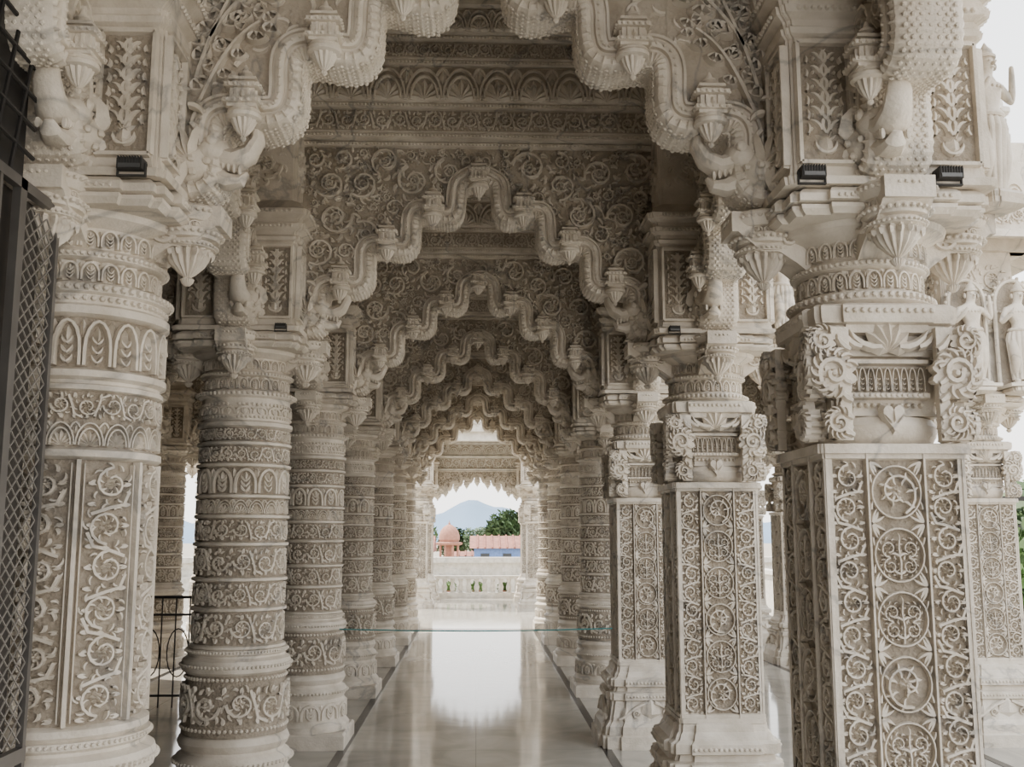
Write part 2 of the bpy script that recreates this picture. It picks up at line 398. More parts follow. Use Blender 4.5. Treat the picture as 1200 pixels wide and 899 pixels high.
def neck(m,f=1.0):
    g_=lambda pr:[(z,r*f) for z,r in pr]
    m.loft(circ(40),g_([(2.345,.22),(2.352,.25),(2.362,.268),(2.375,.272),(2.388,.268),(2.398,.245),(2.402,.225)]))
    m.loft(flut(30,.07),g_([(2.40,.228),(2.47,.230)])); tongues(m,cyl(.226*f),0,2*pi*.226*f,24,2.405,2.465,.014)
    m.loft(circ(40),g_([(2.47,.235),(2.478,.252),(2.495,.256),(2.505,.24),(2.51,.235),(2.55,.235)])+[(2.575,.245),(2.60,.30),(2.622,.31)])
    m.loft(RED,[(2.62,.34),(2.637,.36),(2.65,.36),(2.654,.345),(2.66,.37),(2.685,.37),(2.695,.36),(2.705,.345)])
    beads(m,cyl(.272*f),0,2*pi*.272*f,2.375,.012); beads(m,cyl(.255*f),0,2*pi*.255*f,2.488,.009); tongues(m,cyl(.237*f),0,2*pi*.237*f,26,2.512,2.57,.018)
    for k in range(4): beads(m,face(k,.37),-.20,.20,2.672,.009)
def mk_cap_round():
    m=M(); neck(m); return m.mesh('capital')
CAP_R=mk_cap_round()
def mk_cap_square():
    m=M(); neck(m,.93)
    m.loft(RED2,[(1.855,.262),(1.885,.262),(1.89,.225)])
    m.loft(circ(40),[(1.885,.20),(1.895,.22),(1.92,.235),(1.95,.24),(1.975,.225),(1.985,.2)])
    m.loft(RED,[(1.98,.205),(1.995,.195),(2.17,.195),(2.175,.215),(2.2,.215),(2.205,.2),(2.245,.2),(2.25,.235),(2.275,.24),(2.28,.262),(2.30,.268),(2.335,.268),(2.345,.25)])
    for k in range(4):
        mp=face(k,.195)
        tongues(m,face(k,.20),-.13,.13,9,2.06,2.14,.022)
        m.ribbon([(-.14,2.045),(.14,2.045)],.012,.035,mp); m.ribbon([(-.14,2.155),(.14,2.155)],.01,.035,mp)
        beads(m,face(k,.228),-.13,.13,2.045,.008); beads(m,mp,-.13,.13,2.015,.010,.02)
        q=face(k,.236)
        hp=[(.046*sin(t)**3,1.975+.0036*(13*cos(t)-5*cos(2*t)-2*cos(3*t)-cos(4*t))) for t in [j*2*pi/22 for j in range(22)]]
        n_=len(hp); m.add([q(x,z,-.005) for x,z in hp]+[q(x*.8,1.975+(z-1.975)*.8,.022) for x,z in hp],[(j,(j+1)%n_,n_+(j+1)%n_,n_+j)[::-1] for j in range(n_)]+[tuple(range(2*n_-1,n_-1,-1))])
        for a in (-.7,0,.7): m.leaf(0,1.94,pi/2+a,.07,.022,.034,q)
        q=face(k,.235)
        for a in (-1.25,-.85,-.42,0,.42,.85,1.25): m.leaf(0,2.185,pi/2+a,.12-.02*abs(a),.045,.03,q)
        for s_ in (-1,1):
            m.comma(s_*.03,2.20,0 if s_>0 else pi,.13,.022,s_*1.3,.03,q); m.comma(s_*.10,2.20,.3 if s_>0 else pi-.3,.08,.02,s_*1.3,.03,q)
        beads(m,face(k,.268),-.16,.16,2.317,.011)
        TH=.020
        for sd in (-1,1):
            S_=((.210,2.110,.075,1),(.200,1.950,.048,-1),(.245,2.215,.046,-1))
            def pl(u,v,h): return face(k,.262)(sd*u,v,h)
            for qi,(cx,cz,R,dr) in enumerate(S_):
                for fs_ in (1,-1):
                    vp=(lambda u,v,h,fs_=fs_: pl(u,v,(TH+h) if fs_>0 else -(TH+h)))
                    K=16; pts=[]
                    for i in range(K+1):
                        t=i/K; a=(-pi/2 if qi==0 else pi/2)+dr*t*1.3*2*pi; r=R*(.80-.60*t); pts.append((cx+r*cos(a),cz+r*sin(a)))
                    m.ribbon(pts,R*.13+.001,.018,vp); m.bead(cx,cz,R*.2,.02,vp)
                    for i in range(11):
                        a=-pi/2*1.3+i*pi/7; m.comma(cx+R*.72*cos(a),cz+R*.72*sin(a),a+dr*.5,R*.62,R*.15,dr*1.5,.022,vp)
                vs=[];nn=44
                for t in (-TH,TH):
                    for i in range(nn):
                        rr=R*(.84+.28*abs(cos(5.5*2*pi*i/nn))); vs.append(pl(cx+rr*cos(2*pi*i/nn),cz+rr*sin(2*pi*i/nn),t))
                m.add(vs,[tuple(range(nn-1,-1,-1)),tuple(range(nn,2*nn))]+[(i,(i+1)%nn,nn+(i+1)%nn,nn+i) for i in range(nn)],0)
            pp=((.15,1.895),(.205,1.895),(.195,1.99),(.165,2.08),(.19,2.2),(.22,2.26),(.15,2.26)); np_=len(pp)
            vs=[pl(u,z,t) for t in (-TH*.8,TH*.8) for (u,z) in pp]
            m.add(vs,[tuple(range(np_-1,-1,-1)),tuple(range(np_,2*np_))]+[(i,(i+1)%np_,np_+(i+1)%np_,np_+i) for i in range(np_)])
            for i in range(6): m.comma(.150,1.91+.055*i,.5,.07,.018,1.0,.016,lambda u,v,h: pl(u,v,TH*.8+h))
    return m.mesh('capital')
CAP_S=mk_cap_square()
def mk_bracket():   # points to -Y
    m=M()
    poly=[(.18,2.47),(.24,2.52),(.30,2.56),(.36,2.56),(.44,2.63),(.46,2.63),(.46,2.70),(.18,2.70)]
    vs=[];n=len(poly)
    for x in (-.08,.08): vs+=[(x,-p[0],p[1]) for p in poly]
    m.add(vs,[tuple(range(n)),tuple(range(2*n-1,n-1,-1))]+[((i+1)%n,i,n+i,n+(i+1)%n) for i in range(n)])
    c0=(0,-.335); Z=lambda z: 2.44+(z-2.455)*.852
    q=lambda pr:[(Z(z),r) for z,r in pr]
    m.loft(flut(16,.2),q([(2.455,.008),(2.465,.018),(2.48,.024),(2.49,.013),(2.505,.030),(2.54,.060),(2.575,.075),(2.60,.082)]),c=c0)
    m.loft(circ(24),q([(2.598,.074),(2.602,.090),(2.618,.093),(2.622,.080),(2.63,.080),(2.635,.100),(2.66,.107),(2.672,.104),(2.675,.088),(2.695,.088),(2.70,.108),(2.72,.123),(2.75,.126),(2.76,.118)]),c=c0)
    for s_ in (-1,1):
        def sp(u,v,h,s_=s_): return (s_*(.08+h),-u,v)
        cell(m,sp,.27,2.61,.045,s_,0,.01,.014,True)
    def bc(r): 
        f=cyl(r); return lambda u,v,h:(f(u,v,h)[0],f(u,v,h)[1]-.335,Z(v))
    beads(m,bc(.107),0,2*pi*.107,2.655,.010,.012); beads(m,bc(.093),0,2*pi*.093,2.61,.007,.008); beads(m,bc(.125),0,2*pi*.125,2.735,.009,.010)
    tongues(m,bc(.087),0,2*pi*.087,14,2.674,2.697,.012)
    for i in range(16):
        a=2*pi*(i+.5)/16; f=lambda u,v,h,a=a:((.078+h)*cos(a)-u*sin(a),-.335+(.078+h)*sin(a)+u*cos(a),Z(v))
        m.leaf(0,2.598,-pi/2,.035,.020,.012,f)
    return m.mesh('bracket')
BRK=mk_bracket()
def mk_pier():
    m=M(); d=.32; s=-.055
    m.loft(RED2,[(z+s,r) for z,r in [(2.765,.345),(2.79,.35),(2.80,.325),(2.82,d),(3.27,d),(3.28,.335),(3.30,.34),(3.31,.325),(3.33,.33),(3.345,.355),(3.37,.36),(3.38,.34),(3.40,.345),(3.42,.375),(3.45,.38),(3.465,.35),(3.5,.33),(3.52,.30)]]+[(3.9,.30)])
    for k in range(4):
        for s_ in (-1,1):
            mp0=face(k,d-.002,s_*.208); mp=lambda u,v,h,mp0=mp0: mp0(u,v+s,h)
            m.add([mp(-.075,2.85,.003),mp(.075,2.85,.003),mp(.075,3.24,.003),mp(-.075,3.24,.003)],[(0,1,2,3)],1)
            frame(m,mp,-.085,2.84,.085,3.25,.010,.022); vase(m,mp,0,2.862,3.235,.140,.018)
        beads(m,face(k,.36),-.30,.30,3.357+s,.010); beads(m,face(k,.38),-.3,.3,3.436+s,.011)
        strip(m,face(k,.30),-.25,3.56,.25,3.80,h=.016)
    return m.mesh('upper_block')
PIER=mk_pier()
# ---------------------------------------------------------------- arch parts
BPN=[(0,3.65),(.265,3.475),(.53,3.27),(.795,3.03),(1.05,2.78),(1.3,2.54)]
BPF=[(0,3.02),(.265,2.96),(.53,2.87),(.795,2.75),(1.05,2.61),(1.3,2.47)]
def mkbase(BP):
    def base(t):
        i=min(int(t),4); f=t-i
        return (BP[i][0]*(1-f)+BP[i+1][0]*f, BP[i][1]*(1-f)+BP[i+1][1]*f)
    return base
def mkcurve(BP,AMP):
    base=mkbase(BP); pts=[];K=36
    T=[i/K for i in range(int(4.02*K)+1)]
    for t in T:
        b0=base(t); a=base(max(0,t-.3)); c=base(min(4.9,t+.3))
        dx=c[0]-a[0]; dz=c[1]-a[1]; l=math.hypot(dx,dz); nx=-dz/l; nz=dx/l
        if t<.25:
            f=t/.25; nx=nx*f; nz=nz*f+(1-f); l=math.hypot(nx,nz); nx/=l; nz/=l; o=AMP
        else: o=AMP*sin(2*pi*t)
        pts.append((b0[0]+nx*o,b0[1]+nz*o,b0[0]))
    return [(-p[0],p[1],-p[2]) for p in pts[:0:-1]]+pts
CUR=mkcurve(BPN,.068); CURF=mkcurve(BPF,.065)
basN=mkbase(BPN)
def basez(x): return basN(min(4.9,abs(x)/.265))[1]
def mk_band(CUR,sw=1.0):
    m=M(); sec=[(-.064,-.05),(-.060,-.085),(-.048,-.104),(-.030,-.112),(-.012,-.108),(-.006,-.096),(.004,-.096),(.008,-.112),(.024,-.118),(.040,-.112),(.044,-.098),(.052,-.098),(.055,-.108),(.066,-.108),(.068,-.09)]
    sec=sec+[(u,-y) for u,y in sec[::-1]]+[(-.068,0)]
    sec=[(u*sw,y) for u,y in sec]
    n=len(CUR); k=len(sec); vs=[];fs=[]; NN=[]
    for i in range(n):
        a=CUR[max(0,i-1)]; c=CUR[min(n-1,i+1)]; dx=c[0]-a[0]; dz=c[1]-a[1]; l=math.hypot(dx,dz) or 1; nx=-dz/l; nz=dx/l; NN.append((nx,nz))
        q=.93 if i%2==0 else 1.0
        for (u,y) in sec:
            lo=u<0; uu=u*(q if lo else 1); yy=y*((1-(1-q)*.5) if lo else 1)
            vs.append((CUR[i][0]+nx*uu,yy,CUR[i][1]+nz*uu))
    for i in range(n-1):
        for j in range(k):
            j2=(j+1)%k; fs.append((i*k+j,(i+1)*k+j,(i+1)*k+j2,i*k+j2))
    fs.append(tuple(range(k))); fs.append(tuple((n-1)*k+j for j in range(k))[::-1])
    m.add(vs,fs)
    mp=lambda u,v,h:(u,-.114-h,v)
    mps=lambda u,v,h:(u,-.106-h,v)
    for i in range(0,n,1):
        x,z=CUR[i][0],CUR[i][1]; nx,nz=NN[i]
        if i%2==0: m.bead(x+nx*.024*sw,z+nz*.024*sw,.009*sw,.011,mp,6)
        else: m.leaf(x-nx*.010*sw,z-nz*.010*sw,math.atan2(-nz,-nx),.040*sw,.020*sw,.012,mps)
        for y in ((-.078,-.052,-.026,0,.026,.052,.078) if i%2==0 else (-.065,-.039,-.013,.013,.039,.065)):
            tx,tz=nz,-nx
            sm=lambda u,v,h,x=x,z=z,nx=nx,nz=nz,tx=tx,tz=tz:(x+tx*u-nx*(.0625*sw+h),v,z+tz*u-nz*(.0625*sw+h))
            m.bead(0,y,.0095,.0045,sm,5)
    return m.mesh('arch_band',ang=30)
BAND=mk_band(CUR,.86); BANDF=mk_band(CURF,.58)
def mk_spandrel(mode,CUR,top=3.905,basez=basez):
    m=M(); n=len(CUR); vs=[];fs=[]
    for i,(x,z,bx) in enumerate(CUR):
        vs+=[(x,-.07,z),(bx,-.07,top),(x,.07,z),(bx,.07,top)]
    for i in range(n-1):
        a=i*4;b2=a+4
        fs+=[(a,b2,b2+1,a+1),(b2+2,a+2,a+3,b2+3)]
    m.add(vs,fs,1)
    m.box(-1.12,-1.03,-.07,.07,2.66,top,1); m.box(1.03,1.12,-.07,.07,2.66,top,1)
    mp=lambda u,v,h:(u,-.07-h,v)
    m.ribbon([(-1.05,top-.02),(0,top-.02),(1.05,top-.02)],.018,.03,mp); beads(m,lambda u,v,h:(u,-.10-h,v),-1.04,1.04,top-.02,.009)
    if mode=='scroll':
        placed=[]; rr=random.Random(5); tries=0
        while tries<9000:
            tries+=1
            R=rr.choice((.105,.09)) if tries<1200 else (rr.choice((.07,.055)) if tries<4000 else rr.choice((.04,.03,.024)))
            x=rr.uniform(-1.0,1.0); z=rr.uniform(2.8,top-.05)
            if z<basez(x)+.075+R or z+R>top-.03 or abs(x)>1.03-R*.8: continue
            if any((x-a)**2+(z-b2)**2<((R+c)*1.04)**2 for a,b2,c in placed): continue
            placed.append((x,z,R)); dr=(1 if x<0 else -1)*(1 if rr.random()<.75 else -1)
            cell(m,mp,x,z,R,dr,rr.random()*6.28,.0065,.028 if R>.05 else .020,R>.028,True)
            if R>.08: cell(m,lambda u,v,h:mp(u,v,h+.004),x,z,R*.40,-dr,rr.random()*6.28,.006,.026,True,False)
        for q in range(240):
            x=rr.uniform(-1.02,1.02); z=rr.uniform(2.8,top-.05)
            if z>basez(x)+.07: m.comma(x,z,rr.random()*6.28,rr.uniform(.03,.055),.010,rr.choice((-1.6,1.6)),.016,mp)
    else:
        rnd=random.Random(3)
        def branch(P,dens=8,ll=.085,ww=.04):
            pts=[]; K=24
            for i in range(K+1):
                t=i/K; a,b2,c,d=P
                pts.append(tuple(a[j]*(1-t)**3+3*b2[j]*t*(1-t)**2+3*c[j]*t*t*(1-t)+d[j]*t**3 for j in (0,1)))
            m.ribbon(pts,.010,.030,mp,taper=.4)
            for q in range(1,dens+1):
                i=int(q*K/dens); i=min(i,K-1); p=pts[i]; dd=math.atan2(pts[i+1][1]-p[1],pts[i+1][0]-p[0])
                for s_ in (-1,1):
                    l2=ll*rnd.uniform(.95,1.25); aa=dd+s_*rnd.uniform(.7,1.0); m.rleaf(p[0]+.01*cos(aa),p[1]+.01*sin(aa),aa,l2,ww*1.35,.032,mp)
            m.rleaf(pts[-1][0],pts[-1][1],dd,ll*1.1,ww*1.3,.032,mp)
        for s_ in (-1,1):
            f=lambda *P:[(s_*a,b2) for a,b2 in P]
            branch(f((1.0,2.98),(1.03,3.3),(.93,3.5),(.96,3.80)),8,.095,.048)
            branch(f((.97,3.15),(.90,3.45),(.80,3.5),(.76,3.82)),7,.10,.05)
            branch(f((.93,3.3),(.82,3.5),(.72,3.52),(.56,3.70)),7,.09,.045)
            branch(f((.96,3.05),(.90,3.2),(.86,3.3),(.76,3.36)),4,.07,.038)
            branch(f((.76,3.6),(.66,3.78),(.5,3.84),(.34,3.78)),7,.075,.042)
            branch(f((.58,3.66),(.5,3.58),(.45,3.60),(.36,3.64)),4,.055,.034)
            branch(f((.36,3.72),(.28,3.83),(.2,3.83),(.08,3.84)),5,.055,.032)
            for q in range(70):
                x=rnd.uniform(.1,1.0); z=rnd.uniform(3.0,3.84)
                if z>basez(x)+.13: m.comma(s_*x,z,rnd.random()*6.28,.06,.014,rnd.choice((-1.5,1.5)),.012,mp)
    return m.mesh('spandrel_panel')
SPAN=mk_spandrel('scroll',CUR); SPANL=mk_spandrel('leaf',CUR)
bF=mkbase(BPF); SPANF=mk_spandrel('scroll',CURF,3.20,lambda x:bF(min(4.9,abs(x)/.265))[1]-.03)
SPANG=stone('spandrel_ground',(.40,.345,.275),(.50,.44,.36),(.2,.2,.2),rough=.7,bump=.45,bscale=80,vor=50); SPANL.materials[1]=SPANG; SPAN.materials[1]=SPANG  # ground behind the carving, recess shade mixed into its darker tone
def mk_pendant():
    m=M()
    m.loft(circ(12),[(.165,.003),(.15,.010),(.14,.012),(.135,.024),(.125,.028),(.117,.016),(.112,.028)])
    m.loft(SQ,[(-.014,.052),(-.002,.052),(.0,.064),(.014,.064),(.016,.044),(.058,.044),(.06,.060),(.074,.062),(.078,.040),(.088,.038),(.09,.050),(.102,.048),(.114,.02)])
    m.loft(flut(12,.2),[(-.130,.003),(-.123,.010),(-.116,.012),(-.11,.007),(-.10,.020),(-.082,.034),(-.062,.043),(-.045,.050)])
    m.loft(circ(16),[(-.05,.05),(-.045,.062),(-.032,.064),(-.026,.054),(-.02,.060),(-.01,.056)])
    for k in range(4):
        for i in range(5): m.bead(-.044+i*.022,.067,.008,.010,face(k,.060)); m.bead(-.05+i*.025,.007,.009,.010,face(k,.062))
        m.ribbon([(-.022,.018),(-.022,.056)],.007,.008,face(k,.044)); m.ribbon([(.022,.018),(.022,.056)],.007,.008,face(k,.044))
        m.leaf(0,.018,pi/2,.036,.018,.010,face(k,.044))
    return m.mesh('pendant')
PEND=mk_pendant()
def mk_makara():   # inner direction = -x (right end of the arch)
    m=M()
    m.scaly((.01,0,0),(.09,.10,.075)); m.ell((-.06,0,.04),(.065,.085,.055)); m.scaly((.07,0,-.04),(.065,.105,.055))
    m.tube([(-.08,0,.03),(-.13,0,.02),(-.175,0,.045),(-.20,0,.09),(-.195,0,.135),(-.17,0,.16),(-.14,0,.15),(-.135,0,.125)],[.042,.037,.030,.025,.020,.016,.013,.008],10,sy=1.6)
    m.tube([(-.05,0,-.02),(-.11,0,-.045),(-.15,0,-.04),(-.17,0,-.015)],[.038,.028,.020,.008],8,sy=1.7)
    pts=[];rad=[]
    for i in range(18):
        t=i/17; a=-.9+t*7.8; r=.085*(1-.72*t); pts.append((.08+r*cos(a),0,.13+r*sin(a))); rad.append(.026*(1-.6*t))
    m.tube(pts,rad,8,sy=2.8)
    for s_ in (-1,1):
        m.ell((-.07,s_*.078,.065),(.018,.014,.018),8,6)
        mp=lambda u,v,h,s_=s_:(u,s_*(.085+h),v)
        for q in range(7): m.leaf(.0,0.0,-1.2+q*.5,.11,.035,.04,mp)
        cell(m,mp,.05,-.04,.05,1,0,.010,.04)
        mq=lambda u,v,h,s_=s_:(u,s_*(.07+h),v)
        for q in range(9):
            a=-.9+q*.7; m.comma(.08+.085*cos(a),.13+.085*sin(a),a+.6,.06,.018,1.4,.02,mq)
        for q in range(4): m.ell((-.10-.018*q,s_*.04,.0-.006*q),(.007,.01,.016),5,4)
    for q in range(6): m.ell((-.05+.024*q,0,.095+.010*q),(.012,.05,.03),8,5)
    return m.mesh('beast_head')
MAK=mk_makara()
# ---------------------------------------------------------------- object helpers
COL=bpy.context.scene.collection
def ob(name,data,parent=None,loc=(0,0,0),rz=0,sc=(1,1,1)):
    o=bpy.data.objects.new(name,data); COL.objects.link(o); o.location=loc; o.rotation_euler=(0,0,rz); o.scale=sc
    if parent: o.parent=parent
    return o
def tag(o,label,cat,group=None,kind=None):
    o['label']=label; o['category']=cat
    if group: o['group']=group
    if kind: o['kind']=kind
    return o
def struct(o): o['kind']='structure'; return o
def column(x,y,typ,label,group='carved marble arcade columns',br=(0,1,2,3)):
    r=tag(ob('column',None,loc=(x,y,0)),label,'column',group)
    q=(.945,.945,1) if typ=='sq' else (1,1,1)
    ob('base',BASE_S if typ=='sq' else BASE_R,r,sc=q)
    ob('shaft',{'sq':SH_SQ,'pan':SH_PAN,'band':SH_BAND}[typ],r,sc=q)
    ob('capital',CAP_S if typ=='sq' else CAP_R,r,sc=q)
    for k in br: ob('bracket',BRK,r,rz=k*pi/2)
    ob('upper_block',PIER,r); return r
def arch(x,y,rz=0,sx=1,mode='scroll',label='scalloped marble arch with hanging lotus pendants'):
    r=tag(ob('arch',None,loc=(x,y,0),rz=rz,sc=(sx,1,1)),label,'arch','scalloped marble arches')
    flat=mode=='flat'; BP=BPF if flat else BPN; q=1.25 if flat else .93
    ob('arch_band',BANDF if flat else BAND,r); ob('spandrel_panel',{'flat':SPANF,'leaf':SPANL,'scroll':SPAN}[mode],r)
    for b in BP[:4]:
        for s_ in ((-1,1) if b[0] else (1,)): ob('pendant',PEND,r,loc=(s_*b[0],-.125 if not flat else -.06,b[1]-(.07 if flat else .0)),sc=(q,q,q))
    zz=BP[4][1]+.065; ob('beast_head',MAK,r,loc=(.975,-.045,zz),sc=(1.06,1.0,1.12)); ob('beast_head',MAK,r,loc=(-.975,-.045,zz),sc=(-1.06,1.0,1.12))
    return r
# ---------------------------------------------------------------- layout
XI=1.33; S=2.45; D0=3.45; rows=[D0+i*S for i in range(7)]
XL=-3.98; XR=4.09
LR='round marble column with horizontal carved scroll bands'
LSQ='square marble column with carved vine and medallion panels'
column(-XI,rows[0],'pan','round marble column with tall carved vine panels beside steel gate')
for i in range(1,7): column(-XI,rows[i],'band',LR+' along the passage')
for i in range(3): column(XI,rows[i],'sq',LSQ+' and voluted capital')
for i in range(3,7): column(XI,rows[i],'band',LR+' along the passage')
for y in rows[3:6]: column(XL,y,'band',LR+' in the shaded aisle')
for y in rows[2:7]: column(XR,y,'sq',LSQ+' at the open terrace')
for i,y in enumerate(rows): arch(0,y,mode='leaf' if i==0 else 'scroll',label='scalloped marble arch with leafy branch carving' if i==0 else 'scalloped marble arch with scroll carving and lotus pendants')
sL=S/(2*XI)
for i in range(-1,6):
    y=D0+(i+.5)*S
    arch(-XI,y,pi/2,sL); arch(XI,y,-pi/2,sL)
for y in rows[1:6]: arch((XL-XI)/2,y,0,(abs(XL)-XI)/(2*XI))
for y in rows[2:7]: arch((XR+XI)/2,y,0,(XR-XI)/(2*XI))
for i in range(3,5): arch(XL,D0+(i+.5)*S,pi/2,sL)
for i in range(2,6): arch(XR,D0+(i+.5)*S,-pi/2,sL)
# ---------------------------------------------------------------- ceiling trims per bay
ZC=4.66
def mk_bay(a,b2):
    m=M()
    def fr(i0,z0,z1):
        ai=a-i0; bi=b2-i0
        o=[(-a,-b2),(a,-b2),(a,b2),(-a,b2)]; n=[(-ai,-bi),(ai,-bi),(ai,bi),(-ai,bi)]
        vs=[(*p,z0) for p in o]+[(*p,z0) for p in n]+[(*p,z1) for p in n]
        fs=[]
        for k in range(4):
            k2=(k+1)%4; fs.append((k,4+k,4+k2,k2)); fs.append((4+k,8+k,8+k2,4+k2))
        m.add(vs,fs,0)
    tiers=[(.17,3.90,3.925,None),(.18,3.925,4.065,'s'),(.22,4.065,4.09,None),(.25,4.09,4.30,'l'),(.29,4.30,4.32,None),(.31,4.32,4.42,'s'),(.36,4.42,4.44,None),(.40,4.44,4.58,'l'),(.46,4.58,ZC,None)]
    for i0,z0,z1,k in tiers:
        fr(i0,z0,z1)
        maps=[(lambda u,v,h,i0=i0:(u,b2-i0-h,v),a-i0),(lambda u,v,h,i0=i0:(-(a-i0)+h,u,v),b2-i0),(lambda u,v,h,i0=i0:(a-i0-h,-u,v),b2-i0)]
        if k:
            for mp,hw in maps:
                g0=z0+.008; g1=z1-.008
                m.add([mp(-hw+.01,g0,.002),mp(hw-.01,g0,.002),mp(hw-.01,g1,.002),mp(-hw+.01,g1,.002)],[(0,1,2,3)],1)
                if k=='s': strip(m,mp,-hw+.02,g0,hw-.02,g1,h=.018,rich=True)
                else: lotus(m,mp,-hw+.02,hw-.02,g0,g1,.020)
        elif z1-z0<.03:
            for mp,hw in maps: beads(m,mp,-hw,hw,(z0+z1)/2,.009,.012)
    m.add([(-a,-b2,ZC),(a,-b2,ZC),(a,b2,ZC),(-a,b2,ZC)],[(3,2,1,0)])
    mp=lambda u,v,h:(u,-v,ZC-h)
    for R in (.6,.42,.22):
        m.ribbon([(R*cos(2*pi*k/32),R*sin(2*pi*k/32)) for k in range(32)],.02,.03,mp,closed=True)
        for q in range(12): m.leaf(R*.7*cos(q*pi/6),R*.7*sin(q*pi/6),q*pi/6,R*.28,R*.25,.03,mp)
    return m.mesh('ceiling_trim')
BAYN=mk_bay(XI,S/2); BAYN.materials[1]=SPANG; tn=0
def trim(me,x,y,sx=1):
    global tn; tn+=1; struct(ob('trim_%d'%tn,me,loc=(x,y,0),sc=(sx,1,1)))
for i in range(-1,6): trim(BAYN,0,D0+(i+.5)*S)
for i in range(-1,6): trim(BAYN,(XL-XI)/2,D0+(i+.5)*S,(abs(XL)-XI)/(2*XI))
for i in range(2,6): trim(BAYN,(XR+XI)/2,D0+(i+.5)*S,(XR-XI)/(2*XI))
def boxobj(name,b,mat,st=True):
    m=M(); m.box(*b); o=ob(name,m.mesh(name,[mat],ang=30)); 
    if st: struct(o)
    return o
def multibox(name,bs,mat):
    m=M()
    for b in bs: m.box(*b)
    return struct(ob(name,m.mesh(name,[mat],ang=30)))
YE=rows[-1]
multibox('ceiling',[(-5.2,1.75,-4,YE+.3,ZC+.01,4.85),(1.75,4.6,rows[2]-.3,YE+.3,ZC+.01,4.85)],MARB)  # slab carried on behind the camera to cut frontal daylight
m=M()
for (x0,x1,y0,y1) in ((1.64,1.72,-4,rows[2]-.3),(4.45,4.53,rows[2]-.3,YE+.3)):
    m.box(x0-.35,x1,y0,y1,3.9,ZC); m.add([(x1,y0,4.0),(x1+.32,y0,3.92),(x1+.32,y1,3.92),(x1,y1,4.0),(x1,y0,4.08),(x1+.32,y0,3.98),(x1+.32,y1,3.98),(x1,y1,4.08)],[(0,3,2,1),(4,5,6,7),(0,1,5,4),(1,2,6,5),(2,3,7,6),(3,0,4,7)])
m.box(1.6,4.53,rows[2]-.36,rows[2]-.2,3.9,ZC)
m.add([(1.72,rows[2]-.36,4.0),(4.85,rows[2]-.36,4.0),(4.85,rows[2]-.7,3.92),(1.72,rows[2]-.7,3.92),(1.72,rows[2]-.36,4.08),(4.85,rows[2]-.36,4.08),(4.85,rows[2]-.7,3.98),(1.72,rows[2]-.7,3.98)],[(0,1,2,3),(7,6,5,4),(3,2,6,7),(2,1,5,6),(0,3,7,4)])
mp=lambda u,v,h:(u,rows[2]-.36-h,v)
strip(m,mp,1.7,4.12,4.5,4.28,h=.02); lotus(m,mp,1.7,4.5,4.32,4.48,.02)
tn+=1; struct(ob('trim_%d'%tn,m.mesh('eave')))
# ---------------------------------------------------------------- floor etc
boxobj('floor',(-9,9,-6,31,-.15,0),FLO)
for x in (-1.0,.985,3.7,-3.6):
    tn+=1; boxobj('trim_%d'%tn,(x-.034,x+.034,-2,17.9,0,.003),BLACK)
tn+=1; boxobj('trim_%d'%tn,(-1.0,.985,17.88,17.95,0,.0032),BLACK)
boxobj('wall_left',(-5.2,-4.9,-4,12.6,0,4.6),DARKW)  # lengthened to close off the left aisle and darken it
boxobj('shade_partition',(-4.9,-1.45,3.42,3.55,0,4.5),DARKW)  # added to give the gate a dark backdrop
boxobj('light_block_back',(-4.9,-.3,-4,-3.8,0,4.6),DARKW)  # unseen blocker added behind the camera to reduce frontal light
